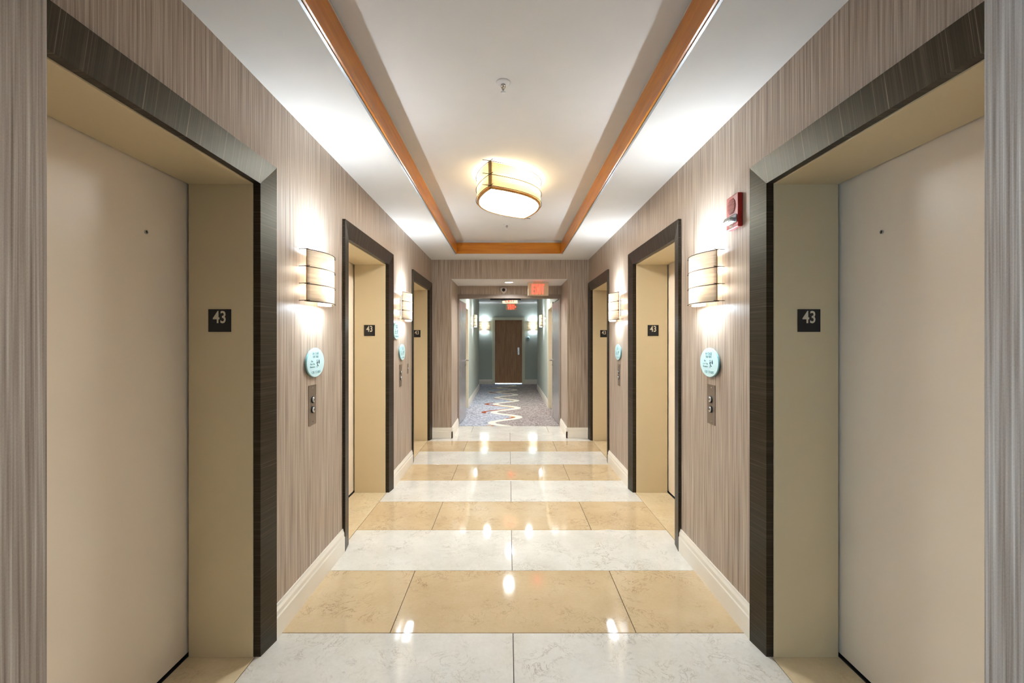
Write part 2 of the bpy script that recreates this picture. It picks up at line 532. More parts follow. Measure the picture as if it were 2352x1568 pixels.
m.box(-4.2, 4.2, YF + 0.11, 15.9, ZK, ZK + 0.1)
tag(m.build('ceiling', M['ceiling']), 'flat white ceiling of the far corridor', 'ceiling', kind='structure')
m = MB().box(-3.6, 4.2, -2.1, 0.0, ZK, ZK + 0.1)
tag(m.build('ceiling', M['ceiling']), 'flat white ceiling of the cross corridor behind', 'ceiling', kind='structure')

# tray boards (wood) and grey bead
BT, BH = 0.012, 0.152
def board(name, x0, x1, y0, y1, mat, label):
    return tag(MB().box(x0, x1, y0, y1, ZS + 0.002, ZS + BH).build(name, mat, bevel=0.001), label, 'trim', kind='structure')
board('trim_1', TL, TL + BT, TY0, TY1, M['tray_wood_y'], 'orange wood board along left side of ceiling tray')
board('trim_2', TR - BT, TR, TY0, TY1, M['tray_wood_y'], 'orange wood board along right side of ceiling tray')
board('trim_3', TL + BT, TR - BT, TY1 - BT, TY1, M['tray_wood_x'], 'orange wood board across far end of ceiling tray')
board('trim_4', TL + BT, TR - BT, TY0, TY0 + BT, M['tray_wood_x'], 'orange wood board across near end of ceiling tray')
tag(MB().box(TL - 0.012, TL, TY0, TY1, ZS - 0.003, ZS + 0.001).build('trim_5', M['metal_grey']), 'thin grey metal bead along left tray edge', 'trim', kind='structure')
tag(MB().box(TR, TR + 0.012, TY0, TY1, ZS - 0.003, ZS + 0.001).build('trim_6', M['metal_grey']), 'thin grey metal bead along right tray edge', 'trim', kind='structure')

# ------------------------------------------------------------------ baseboards
BASEP = [(0, 0), (0.018, 0), (0.018, 0.098), (0.014, 0.106), (0.014, 0.128), (0.008, 0.143), (0.006, 0.155), (0, 0.155)]
def base_y(name, X, s, ya, yb, label, mat='base'):
    """runs along y; grows from X in direction s"""
    A = [(X + s * i, ya, z) for i, z in BASEP]; B = [(X + s * i, yb, z) for i, z in BASEP]
    return tag(MB().loft(A, B).build(name, M[mat]), label, 'baseboard', kind='structure')
def base_x(name, Y, s, xa, xb, label, mat='base'):
    A = [(xa, Y + s * i, z) for i, z in BASEP]; B = [(xb, Y + s * i, z) for i, z in BASEP]
    return tag(MB().loft(A, B).build(name, M[mat]), label, 'baseboard', kind='structure')
o1 = HALF_O
for nm, X, s, tx in (('left', WL, 1, 'left'), ('right', WR, -1, 'right')):
    base_y('baseboard_' + nm, X, s, CENT[0] + o1, CENT[1] - o1, f'cream baseboard between near and middle {tx} elevator doors')
    base_y('baseboard_' + nm, X, s, CENT[1] + o1, CENT[2] - o1, f'cream baseboard between middle and far {tx} elevator doors')
    base_y('baseboard_' + nm, X, s, CENT[2] + o1, Y1, f'short cream baseboard beyond far {tx} elevator door')
base_x('baseboard_back', Y1, -1, WL, PL + 0.018, 'cream baseboard on end wall left of the passage')
base_x('baseboard_back', Y1, -1, PR - 0.018, WR, 'cream baseboard on end wall right of the passage')
base_y('baseboard_passage', PL, 1, Y1 - 0.018, YF, 'cream baseboard inside left side of the passage')
base_y('baseboard_passage', PR, -1, Y1 - 0.018, YF, 'cream baseboard inside right side of the passage')

# ------------------------------------------------------------------ elevator doorways
DOOR_IN = -0.324        # end of steel reveal, measured inwards from wall plane (negative = into the wall)
def elevator_door(n, X, s, c, label):
    r = thing(f'door_{n}', label, 'elevator door', (X, c, 0), kind='structure')
    def px(i): return -s * i      # i inward -> local x
    # stepped veneer surround
    prof = [(-0.029, 0), (0.003, 0), (0.020, 0.113), (0.0005, 0.113), (0.0005, 0.072), (-0.029, 0.072)]
    for sg in (-1, 1):
        A = [(px(i), sg * (HALF_I + t), 0.0) for i, t in prof]
        B = [(px(i), sg * (HALF_I + t), 2.165 + t) for i, t in prof]
        MB().loft(A, B).build('casing_leg', M['veneer_z'], r)
    A = [(px(i), -(HALF_I + t), 2.165 + t) for i, t in prof]
    B = [(px(i), (HALF_I + t), 2.165 + t) for i, t in prof]
    MB().loft(A, B).build('casing_head', M['veneer_y'], r)
    # steel reveal
    for sg in (-1, 1):
        MB().box(px(-0.030), px(DOOR_IN), sg * 0.541, sg * 0.612, 0.0, 2.205).build('steel_jamb', M['steel'], r, bevel=0.0015)
    MB().box(px(-0.030), px(DOOR_IN), -0.5405, 0.5405, 2.160, 2.205).build('steel_head', M['steel'], r, bevel=0.0015)
    # sliding panel, black boxes painting the shade of shaft and sill gap
    p = MB().box(px(DOOR_IN - 0.012), px(DOOR_IN - 0.042), -0.60, 0.60, 0.014, 2.20).build('door_panel', M['panel'], r)
    kz, ky = 1.888, 0.314 - 0.002
    MB().lathe([(0.0085, 0), (0.0085, 0.004), (0.006, 0.0045), (0.005, 0.001)], (px(DOOR_IN - 0.012), ky, kz), 16, 'x').build('keyhole_ring', M['chrome'], p) if s < 0 else \
    MB().lathe([(0.0085, 0), (0.0085, -0.004), (0.006, -0.0045), (0.005, -0.001)], (px(DOOR_IN - 0.012), ky, kz), 16, 'x').build('keyhole_ring', M['chrome'], p)
    MB().lathe([(0.006, 0), (0.006, -s * 0.0035)], (px(DOOR_IN - 0.012), ky, kz), 12, 'x').build('keyhole', M['dark'], p)
    MB().box(px(DOOR_IN - 0.05), px(DOOR_IN - 0.12), -0.612, 0.612, 0.0, 2.205).build('shaft_shade_backing', M['dark'], r)
    MB().box(px(DOOR_IN - 0.004), px(DOOR_IN - 0.05), -0.612, 0.612, -0.003, 0.004).build('sill_gap_shade', M['dark'], r)
    # corner shadow fillers so that no light leaks round the panel
    MB().box(px(DOOR_IN), px(DOOR_IN - 0.12), -0.614, 0.614, 2.203, 2.209).build('head_filler', M['dark'], r)
    return r
NAMES = ['nearest', 'middle', 'farthest']
n = 0
for X, s, side in ((WL, -1, 'left'), (WR, 1, 'right')):
    for c, nm in zip(CENT, NAMES):
        n += 1
        elevator_door(n, X, s, c, f'{nm} elevator door on the {side}, beige panel in dark veneer surround')

# floor number signs on the far jambs
for (xc, side) in ((-1.318, 'left'), (1.371, 'right')):
    for c, nm in zip(CENT, NAMES):
        y = c + 0.541
        r = thing('floor_number_sign', f'square black 43 sign on jamb of {nm} {side} elevator', 'sign', (xc, y, 1.5376), group='floor number signs on elevator jambs')
        MB().box(-0.0517, 0.0517, -0.0035, 0.0, -0.0517, 0.0517).build('plate', M['black_sign'], r, bevel=0.0008)
        Mx = Matrix.Translation((0.001, -0.0036, 0.0125)) @ Matrix.Rotation(math.pi/2, 4, 'X')
        text_obj('digits', '43', 0.078, M['sign_digit'], r, Mx, sx=0.80, extrude=0.0006, bold=0.012)

# ------------------------------------------------------------------ sconces
SH_HW, SH_H = 0.180, 0.280
def sconce_proto():
    r = link('wall_sconce', None)
    # local: wall plane x = 0, light grows to +x, along y, up z; centre at z = 0
    def front(y):   # arc of the shade
        return 0.050 + 0.058 * (1 - (y / SH_HW) ** 2)
    N = 22
    ys = [-SH_HW + 2 * SH_HW * k / N for k in range(N + 1)]
    m = MB()
    V = []; F = []
    for y in ys:
        V += [(front(y), y, -SH_H/2 - 0.004), (front(y), y, SH_H/2 + 0.004), (front(y) - 0.003, y, SH_H/2 + 0.004), (front(y) - 0.003, y, -SH_H/2 - 0.004)]
    for k in range(N):
        a, b = 4 * k, 4 * k + 4
        for q in range(4): F.append((a + q, a + (q + 1) % 4, b + (q + 1) % 4, b + q))
    F += [(0, 1, 2, 3), tuple(4 * N + q for q in (3, 2, 1, 0))]
    m.add(V, F, True).build('shade', M['shade'], r)
    for k in range(4):
        z = -SH_H/2 + SH_H * k / 3
        sl = 0.058 * 2 / SH_HW
        pts = []
        e = 0.022
        pts.append((front(-SH_HW) + 0.003 - sl * e * 0.5, -SH_HW - e, z))
        pts += [(front(y) + 0.003, y, z) for y in ys]
        pts.append((front(SH_HW) + 0.003 - sl * e * 0.5, SH_HW + e, z))
        w_ = MB().tube(pts, 0.0023, 6)
        for sg in (-1, 1):     # crossing side wires back to the wall
            w_.tube([(front(SH_HW) + 0.016, sg * (SH_HW + 0.004), z + 0.004), (0.0, sg * (SH_HW - 0.012), z + 0.004)], 0.0017, 6)
        w_.build('wire', M['bronze'], r)
    for sg in (-1, 1):
        MB().box(front(SH_HW) - 0.005, front(SH_HW) - 0.001, sg * SH_HW - 0.002, sg * SH_HW + 0.002, -SH_H/2, SH_H/2).build('edge_post', M['brass_wood'], r)
    MB().box(0.0005, 0.008, -0.06, 0.06, -0.10, 0.10).build('back_plate', M['white_metal'], r, bevel=0.002)
    # opal glass bottom of the lamp holder, seen under the shade
    m = MB()
    A = [(0.072 + 0.033 * math.cos(a), 0.06 * math.sin(a), -SH_H/2 - 0.014) for a in [2 * math.pi * k / 24 for k in range(24)]]
    B = [(p[0], p[1], -SH_H/2 + 0.012) for p in A]
    m.loft(A, B, smooth=False).build('glass_cup', M['opal'], r)
    return r
SC = sconce_proto()
def sconce_lights(r, k=1.0, warm=1.0, cool=COOL):
    # the lamp's own tubes: one throws up, one down, two glow behind the linen
    area('uplight', (0.068, 0, SH_H/2 - 0.006), (math.pi, math.radians(-12), 0), 0.05, 0.17, L_SCONCE_UP * k, cool, r)
    area('downlight', (0.070, 0, -SH_H/2 - 0.0155), (0, 0, 0), 0.06, 0.26, L_SCONCE_DN * k, cool, r)
    for z in (-0.06, 0.06):
        point('bulb', (0.060, 0, z), L_SCONCE_BULB * warm, (1.0, 0.86, 0.68), 0.018, r)
first = True
def sconce(loc, rz, label, group, k=1.0, warm=1.0, cool=COOL):
    global first
    r = SC if first else copy_tree(SC)
    first = False
    r.location = loc; r.rotation_euler = (0, 0, rz)
    tag(r, label, 'sconce', group)
    SCLIST.append((r, k, warm, cool))
SCLIST = []
GS = 'linen sconces with dark wires on lobby walls'
sconce((WL, 2.64, 1.80), 0, 'large linen sconce on left wall beside nearest elevator', GS)
sconce((WR, 2.66, 1.80), math.pi, 'large linen sconce on right wall under the red fire alarm', GS)
sconce((WL, 4.84, 1.80), 0, 'linen sconce on left wall between middle and far elevators', GS)
sconce((WR, 4.86, 1.80), math.pi, 'linen sconce on right wall between middle and far elevators', GS)
GC = 'small linen sconces in far corridor'
sconce((CL, 11.0, 1.91), 0, 'small lit sconce on left side wall of far corridor', GC, 0.5, 1.0)
sconce((CR, 11.0, 1.91), math.pi, 'small lit sconce on right side wall of far corridor', GC, 0.5, 1.0)
sconce((-0.785, YE, 1.91), -math.pi/2, 'small lit sconce left of the brown door at corridor end', GC, 0.4, 0.9)
sconce((0.80, YE, 1.91), -math.pi/2, 'small lit sconce right of the brown door at corridor end', GC, 0.4, 0.9)
for a in SCLIST: sconce_lights(*a)

# ------------------------------------------------------------------ almond shaped ceiling lamp
def almond(L, h, n=20, z=0.0):
    """closed outline, tips at y = -L and +L"""
    P = []
    for k in range(n + 1):
        t = -L + 2 * L * k / n
        P.append((h * (1 - (t / L) ** 2), t, z))
    for k in range(1, n):
        t = L - 2 * L * k / n
        P.append((-h * (1 - (t / L) ** 2), t, z))
    return P
def ceiling_lamp():
    r = thing('ceiling_lamp', 'almond shaped cream linen lamp with dark wires under ceiling tray', 'ceiling lamp', (0.006, 3.84, ZC))
    r.rotation_euler = (0, 0, -math.atan2(0.30, 0.90))
    L, h = 0.470, 0.262
    zt, zb = -0.030, -0.228
    # shade wall
    n = 22
    for side in (1, -1):
        outer = [(side * h * (1 - (t / L) ** 2) * 0.985, t * 0.985) for t in [-L + 2 * L * k / n for k in range(n + 1)]]
        V = []; F = []
        for x, y in outer:
            V += [(x, y, zb + 0.012), (x, y, zt), (x - side * 0.003, y, zt), (x - side * 0.003, y, zb + 0.012)]
        for k in range(n):
            a, b = 4 * k, 4 * k + 4
            for q in range(4): F.append((a + q, a + (q + 1) % 4, b + (q + 1) % 4, b + q))
        MB().add(V, F, True).build('shade', M['lamp_shade'], r)
    # diffuser
    A = almond(L * 0.93, h * 0.925, 22, zb + 0.004); B = almond(L * 0.93, h * 0.925, 22, zb + 0.009)
    MB().loft(A, B).build('diffuser', M['diffuser'], r)
    # added unseen blocker that keeps the lit diffuser from shining up into the linen
    A = almond(L * 0.925, h * 0.92, 22, zb + 0.0105); B = almond(L * 0.925, h * 0.92, 22, zb + 0.0135)
    MB().loft(A, B).build('light_blocker', M['white_metal'], r)
    # rim frame
    O = almond(L * 0.985, h * 0.985, 22); I = almond(L * 0.925, h * 0.92, 22); N_ = len(O)
    V = [(x, y, zb) for x, y, _ in O] + [(x, y, zb + 0.016) for x, y, _ in O] + [(x, y, zb + 0.016) for x, y, _ in I] + [(x, y, zb) for x, y, _ in I]
    F = []
    for q in range(4):
        for k in range(N_):
            F.append((q * N_ + k, q * N_ + (k + 1) % N_, ((q + 1) % 4) * N_ + (k + 1) % N_, ((q + 1) % 4) * N_ + k))
    MB().add(V, F).build('rim', M['brass_wood'], r)
    # three wire rings whose ends overshoot at the tips
    for z in (zt, (zt + zb) / 2, zb + 0.014):
        w_ = MB()
        e = 0.055
        for side in (1, -1):
            pts = []
            sl = 2 * h / L
            d = Vector((side * sl, 1, 0)).normalized()
            p0 = Vector((0, -L, z + side * 0.002)); p1 = Vector((0, L, z + side * 0.002))
            pts.append(p0 - d * e)
            for k in range(n + 1):
                t = -L + 2 * L * k / n
                pts.append(Vector((side * (h * (1 - (t / L) ** 2) + 0.004), t, z + side * 0.002)))
            d2 = Vector((-side * sl, 1, 0)).normalized()
            pts.append(p1 + d2 * e)
            w_.tube(pts, 0.0024, 6)
        w_.build('wire_ring', M['bronze'], r)
    for sg in (-1, 1):
        MB().box(-0.011, 0.011, sg * (L * 0.955) - 0.011, sg * (L * 0.955) + 0.011, zb, zt + 0.004).build('tip_post', M['brass_wood'], r)
    MB().box(-0.09, 0.09, -0.20, 0.20, -0.018, -0.0005).build('canopy', M['white_metal'], r, bevel=0.003)
    # bulbs behind the linen and the light that spills over the open top
    for y in (-0.26, -0.09, 0.09, 0.26):
        point('bulb', (0.0, y, -0.115), L_LAMP_IN / 4, (1.0, 0.93, 0.80), 0.03, r)
    area('uplight', (0.0, 0.0, zt - 0.012), (math.pi, 0, 0), 0.36, 0.62, L_LAMP_UP, WARM, r, 'ELLIPSE')
    return r
ceiling_lamp()

# ------------------------------------------------------------------ sprinklers
def sprinkler(x, y, label):
    r = thing('sprinkler_head', label, 'sprinkler', (x, y, ZC), group='ceiling sprinklers')
    MB().lathe([(0.0, -0.012), (0.024, -0.012), (0.030, -0.008), (0.0385, -0.003), (0.0385, 0.0)], n=28).build('escutcheon', M['sprink'], r)
    MB().lathe([(0.0, -0.022), (0.010, -0.022), (0.012, -0.012)], n=16).build('body', M['chrome'], r)
    a = MB()
    for sg in (-1, 1):
        a.tube([(sg * 0.010, 0, -0.014), (sg * 0.011, 0, -0.024), (0.001 * sg, 0, -0.042)], 0.002, 6)
    a.build('frame_arm', M['chrome'], r)
    MB().tube([(0, 0, -0.02), (0, 0, -0.052)], 0.002, 8).build('bulb_stem', M['metal_grey'], r)
    MB().lathe([(0.0, -0.056), (0.004, -0.056), (0.013, -0.053), (0.013, -0.051), (0, -0.051)], n=16).build('deflector', M['sprink'], r)
sprinkler(-0.028, 2.41, 'white sprinkler head on ceiling nearer than the lamp')
sprinkler(-0.020, 5.38, 'white sprinkler head on ceiling just beyond the lamp')

# ------------------------------------------------------------------ oval signs and call buttons
def wall_frame(X, s, y, z):
    """empty on a side wall: local x = right along the wall as read, local z up, local -y towards the viewer"""
    # left wall (s=-1): outward normal +x ; reading direction is +y
    return (X, y, z), (math.pi/2 if s < 0 else -math.pi/2)
def oval_sign(X, s, y, z, label, text=True):
    loc, rz = wall_frame(X, s, y, z)
    r = thing('oval_fire_sign', label, 'sign', loc, rz, 'aqua glass fire notices')
    a, b = 0.121, 0.085
    n = 40
    ring = lambda k, yy: [(a * k * math.cos(q), yy, b * k * math.sin(q)) for q in [2 * math.pi * i / n for i in range(n)]]
    MB().loft(ring(0.86, -0.001), ring(0.86, -0.010)).build('standoff', M['glass_rim'], r)
    m = MB().loft(ring(1.0, -0.010), ring(1.0, -0.0155), cap=False).loft(ring(1.0, -0.0155), ring(0.975, -0.0175), cap=False)
    A = ring(1.0, -0.010); m.add(A, [tuple(range(n))])
    m.build('glass_edge', M['glass_rim'], r)
    m = MB(); A = ring(0.975, -0.0175); m.add(A, [tuple(range(n))]); B = ring(0.975, -0.0165); m.loft(A, B)
    m.build('glass_disc', M['glass_sign'], r)
    T = lambda dx, dz: Matrix.Translation((dx, -0.0177, dz)) @ Matrix.Rotation(math.pi/2, 4, 'X')
    text_obj('lettering', 'IN CASE', 0.020, M['sign_ink'], r, T(-0.002, 0.052), sx=1.15)
    text_obj('lettering', 'OF FIRE', 0.020, M['sign_ink'], r, T(-0.002, 0.033), sx=1.15)
    text_obj('lettering', 'Do', 0.016, M['sign_ink'], r, T(-0.052, 0.008), sx=1.15)
    text_obj('lettering', 'Not Use', 0.016, M['sign_ink'], r, T(-0.045, -0.008), sx=1.15)
    text_obj('lettering', 'Elevators', 0.016, M['sign_ink'], r, T(-0.045, -0.024), sx=1.15)
    text_obj('lettering', 'USE STAIRS', 0.021, M['sign_ink'], r, T(0.004, -0.056), sx=1.15)
    # running figure and flame
    m = MB(); yy = -0.0179
    def disc(cx, cz, rx, rz_): m.loft([(cx + rx * math.cos(q), yy, cz + rz_ * math.sin(q)) for q in [2*math.pi*i/12 for i in range(12)]],
                                      [(cx + rx * math.cos(q), yy + 0.0006, cz + rz_ * math.sin(q)) for q in [2*math.pi*i/12 for i in range(12)]])
    def bar(p, q, wd):
        d = Vector((q[0]-p[0], 0, q[1]-p[1])).normalized(); nn = Vector((-d.z, 0, d.x)) * wd
        P = [Vector((p[0], yy, p[1])) + nn, Vector((q[0], yy, q[1])) + nn, Vector((q[0], yy, q[1])) - nn, Vector((p[0], yy, p[1])) - nn]
        m.loft(P, [v_ + Vector((0, 0.0006, 0)) for v_ in P])
    disc(0.016, 0.012, 0.0045, 0.0035)
    bar((0.017, 0.006), (0.020, -0.012), 0.0045); bar((0.020, -0.012), (0.032, -0.022), 0.0025); bar((0.020, -0.012), (0.014, -0.030), 0.0025)
    bar((0.032, -0.022), (0.038, -0.020), 0.002); bar((0.018, 0.002), (0.008, -0.006), 0.002); bar((0.018, 0.003), (0.030, -0.001), 0.002)
    F = [(0.044, -0.010), (0.036, -0.003), (0.036, 0.006), (0.043, 0.018), (0.051, 0.006), (0.052, -0.003)]
    m.loft([(p[0], yy, p[1]) for p in F], [(p[0], yy + 0.0006, p[1]) for p in F])
    m.build('pictogram', M['sign_ink_dark'], r)
    return r
oval_sign(WL, -1, 2.648, 1.318, 'oval aqua fire notice on left wall under nearest sconce')
oval_sign(WR, 1, 2.648, 1.318, 'oval aqua fire notice on right wall under nearest sconce')
oval_sign(WL, -1, 4.820, 1.318, 'lower oval aqua fire notice under far left sconce')
oval_sign(WR, 1, 4.863, 1.318, 'oval aqua fire notice under far right sconce')
oval_sign(WL, -1, 4.566, 1.538, 'upper oval aqua notice half hidden by middle left elevator surround')

def call_plate(X, s, y, z, label):
    loc, rz = wall_frame(X, s, y, z)
    r = thing('call_button_plate', label, 'call button', loc, rz, 'elevator call button plates')
    MB().box(-0.051, 0.051, -0.003, 0, -0.115, 0.115).build('plate', M['plate'], r, bevel=0.0008)
    for dz, up in ((0.030, 1), (-0.028, -1)):
        b = MB().lathe([(0.0165, 0.0), (0.0165, -0.009), (0.0155, -0.010), (0.0, -0.010)], (0.0, -0.003, dz), 24, 'y').build('button', M['chrome'], r)
        MB().lathe([(0.020, 0.0), (0.020, -0.006), (0.0168, -0.006)], (0.0, -0.003, dz), 24, 'y').build('button_ring', M['dark'], b)
        P = [(-0.006, -up * 0.004 + dz), (0.006, -up * 0.004 + dz), (0.0, up * 0.006 + dz)]
        MB().loft([(p[0], -0.0130, p[1]) for p in P], [(p[0], -0.0136, p[1]) for p in P]).build('arrow', M['dark'], b)
    for dz in (0.098, -0.098):
        MB().lathe([(0.004, 0.0), (0.004, -0.001), (0.0, -0.0015)], (0.004, -0.003, dz), 10, 'y').build('screw', M['chrome'], r)
call_plate(WL, -1, 2.637, 1.073, 'bronze call button plate on left wall below nearest oval notice')
call_plate(WR, 1, 2.653, 1.073, 'bronze call button plate on right wall below nearest oval notice')
call_plate(WL, -1, 4.790, 1.073, 'bronze call button plate on left wall below far oval notice')
call_plate(WR, 1, 4.870, 1.073, 'bronze call button plate on right wall below far oval notice')

loc, rz = wall_frame(WL, -1, 5.137, 1.125)
r = thing('key_switch_plate', 'small metal key switch plate beside far left call buttons', 'switch plate', loc, rz)
MB().box(-0.036, 0.036, -0.003, 0, -0.056, 0.056).build('plate', M['plate'], r, bevel=0.0008)
MB().lathe([(0.012, 0), (0.012, -0.006), (0, -0.007)], (0, -0.003, 0), 16, 'y').build('key_cylinder', M['chrome'], r)
for dz in (0.044, -0.044):
    MB().lathe([(0.004, 0), (0.004, -0.001), (0, -0.0015)], (0, -0.003, dz), 10, 'y').build('screw', M['chrome'], r)

# ------------------------------------------------------------------ fire alarm strobe (right wall)
loc, rz = wall_frame(WR, 1, 2.356, 2.110)
r = thing('fire_alarm', 'red fire alarm with round grille and clear strobe on right wall', 'fire alarm', loc, rz)
# right wall: local +x = -y world (towards the camera)
MB().box(-0.060, 0.060, -0.026, 0, -0.086, 0.086).build('housing', M['red'], r, bevel=0.006, seg=3)
disc_ = MB().lathe([(0.040, 0.0), (0.040, -0.0012)], (-0.004, -0.026, 0.030), 28, 'y').build('grille', M['red_dark'], r)  # dark disc paints the groove shade between the slats
sl = MB()
for k in range(12):
    dz = -0.036 + 0.072 * k / 11
    hw = math.sqrt(max(0.0, 0.041 ** 2 - dz ** 2)) * 0.97
    sl.box(-0.004 - hw, -0.004 + hw, -0.0305, -0.0268, 0.030 + dz - 0.0016, 0.030 + dz + 0.0012)
sl.build('slats', M['red'], disc_)
MB().box(-0.046, 0.050, -0.030, -0.024, -0.060, -0.022).build('reflector', M['silver'], r, bevel=0.003)
A = [(-0.050, -0.026, -0.062), (0.052, -0.026, -0.062), (0.052, -0.026, -0.018), (-0.050, -0.026, -0.018)]
B = [(-0.036, -0.058, -0.050), (0.038, -0.058, -0.050), (0.038, -0.050, -0.028), (-0.036, -0.050, -0.028)]
MB().loft(A, B).build('strobe_lens', M['lens'], r, bevel=0.004)
text_obj('lettering', 'FIRE', 0.021, M['sign_digit'], r, Matrix.Translation((-0.012, -0.0262, -0.0735)) @ Matrix.Rotation(math.pi/2, 4, 'X'), sx=1.0)

# ------------------------------------------------------------------ exit signs
def exit_letters(parent, hgt, wid, yy, arrow=False):
    """EXIT drawn from strokes in the x-z plane"""
    st = 0.020 * hgt / 0.15
    lw = wid
    def poly(m, P): m.loft([(p[0], yy, p[1]) for p in P], [(p[0], yy + 0.004, p[1]) for p in P])
    H = hgt / 2
    xs = [-1.5 * lw * 1.12, -0.5 * lw * 1.12, 0.46 * lw * 1.12, 1.32 * lw * 1.12]
    def q(m, x0, x1, z0, z1): poly(m, [(x0, z0), (x1, z0), (x1, z1), (x0, z1)])
    m = MB(); x = xs[0]
    q(m, x - lw/2, x - lw/2 + st, -H, H)
    for z in (H - st/2, 0, -H + st/2): q(m, x - lw/2 + st, x + lw/2 * 0.9, z - st/2, z + st/2)
    m.build('letter', M['exit_red'], parent)
    m = MB(); x = xs[1]
    poly(m, [(x - lw/2, -H), (x - lw/2 + st * 1.15, -H), (x + lw/2, H), (x + lw/2 - st * 1.15, H)])
    poly(m, [(x + lw/2 - st * 1.15, -H), (x + lw/2, -H), (x - lw/2 + st * 1.15, H), (x - lw/2, H)])
    m.build('letter', M['exit_red'], parent)
    m = MB(); x = xs[2]; q(m, x - st/2, x + st/2, -H, H); m.build('letter', M['exit_red'], parent)
    m = MB(); x = xs[3]
    q(m, x - st/2, x + st/2, -H, H - st); q(m, x - lw/2, x + lw/2, H - st, H); m.build('letter', M['exit_red'], parent)
    if arrow:
        m = MB(); x = xs[3] + lw * 0.75
        poly(m, [(x, -H * 0.5), (x + 0.034, 0), (x, H * 0.5)]); m.build('chevron', M['exit_red'], parent)
def exit_sign(x, y, ztop, zbot, zceil, label, arrow=False, wd=0.315, glow=0.02):
    zc = (ztop + zbot) / 2; h = (ztop - zbot)
    r = thing('exit_sign', label, 'exit sign', (x, y, zc), group='hanging exit signs')
    MB().box(-wd/2, wd/2, -0.022, 0.022, -h/2, h/2).build('housing', M['exit_body'], r, bevel=0.003)
    MB().box(-0.068, 0.068, -0.030, 0.030, h/2 - 0.002, zceil - zc - 0.0005).build('canopy', M['exit_body'], r, bevel=0.002)
    exit_letters(r, h * 0.76, 0.046, -0.0262, arrow)
    point('glow', (0, -0.07, 0), glow, (1.0, 0.12, 0.06), 0.03, r)
exit_sign(0.4555, 7.00, 2.324, 2.127, ZP - 0.006, 'lit red EXIT sign hanging in the passage, right of centre')
exit_sign(0.030, 9.40, 2.393, 2.196, ZK, 'second EXIT sign, half hidden behind the passage header')
exit_sign(0.080, 13.0, 2.478, 2.296, ZK, 'far small EXIT sign with right arrow before the end wall', True)

# ------------------------------------------------------------------ passage downlight, security camera
def downlight(x, y, z, label, power=L_CAN, color=NEUT, spread=150, rad=0.062, visible_rim=True):
    r = thing('recessed_downlight', label, 'downlight', (x, y, z), group='recessed ceiling downlights')
    MB().lathe([(rad, 0.0), (rad + 0.020, 0.0), (rad + 0.020, -0.004), (rad, -0.006), (rad, 0.0)], n=32).build('trim_ring', M['white_metal'], r)
    MB().lathe([(0.0, -0.002), (rad, -0.002), (rad, -0.0004)], n=32).build('lens', M['can'], r)
    area('lamp', (0, 0, -0.007), (0, 0, 0), rad * 1.8, 0, power, color, r, 'DISK', spread)
downlight(0.007, 7.05, ZP - 0.006, 'small lit downlight in soffit left of EXIT sign')
downlight(0.017, 8.80, ZK, 'first corridor downlight just beyond the fire doors', 5.0)
downlight(-0.456, 9.73, ZK, 'corridor downlight near left wall beyond fire doors', 5.0)
downlight(0.437, 9.73, ZK, 'corridor downlight near right wall beyond fire doors', 5.0)
downlight(0.0, 0.42, ZP - 0.006, 'downlight in near passage soffit above the viewer', 0.9)
downlight(0.0, -1.05, ZK, 'downlight of the cross corridor behind the viewer', 2.5)

r = thing('security_camera', 'white rounded security camera on header above fire doors', 'security camera', (-0.0795, YF, 2.268))
n = 36
def tri(k, yy):
    P = []
    for i in range(n):
        q = 2 * math.pi * i / n
        rr = 0.052 * (1 + 0.11 * math.cos(3 * (q + math.pi / 2)))
        P.append((rr * k * math.cos(q), yy, rr * k * math.sin(q)))
    return P
m = MB().loft(tri(1, 0), tri(1, -0.03), cap=False, smooth=True).loft(tri(1, -0.03), tri(0.86, -0.042), cap=False, smooth=True)
m.loft(tri(0.86, -0.042), tri(0.5, -0.046), smooth=True)
m.build('housing', M['camera_white'], r)
MB().lathe([(0.027, -0.040), (0.027, -0.049), (0.020, -0.058), (0.0, -0.062)], (0, 0, 0.002), 24, 'y').build('lens', M['lens_black'], r)

# ------------------------------------------------------------------ fire door frame and leaves
r = thing('door_7', 'pair of grey fire doors standing open in taupe frame', 'double door', ((PL + PR) / 2, YF, 0), kind='structure')
ox = (PL + PR) / 2
hw = (PR - PL) / 2
MB().box(-hw + 0.0005, hw - 0.0005, -0.012, 0.11, 2.135, 2.20).build('frame_head', M['frame_brown'], r, bevel=0.002)
for sg in (-1, 1):
    MB().box(sg * (hw - 0.0005), sg * (hw - 0.018), -0.012, 0.11, 0.0, 2.135).build('frame_jamb', M['frame_brown'], r, bevel=0.002)
cb_ = MB().box(-0.305 - ox, 0.205 - ox, 0.04, 0.085, 2.112, 2.1345).build('coordinator_bar', M['dark'], r, bevel=0.001)
MB().tube([(-0.12 - ox, 0.06, 2.106), (0.06 - ox, 0.03, 2.113)], 0.006, 8).build('coordinator_arm', M['dark'], cb_)
def leaf(x0, y0, x1, y1, sg, label):
    L = math.hypot(x1 - x0, y1 - y0)
    o = link('leaf', None, r, (x0 - ox, y0 - YF, 0))
    o.rotation_euler = (0, 0, math.atan2(y1 - y0, x1 - x0))
    o['label'] = label
    MB().box(0, L, -sg * 0.0, sg * 0.044, 0.012, 2.126).build('leaf_panel', M['leaf'], o, bevel=0.0015)
    return o, L
la, LL = leaf(-0.838, 7.665, -0.795, 8.51, 1, 'left grey fire door leaf with lever handle')
lb, LR = leaf(0.862, 7.665, 0.815, 8.51, -1, 'right grey fire door leaf')
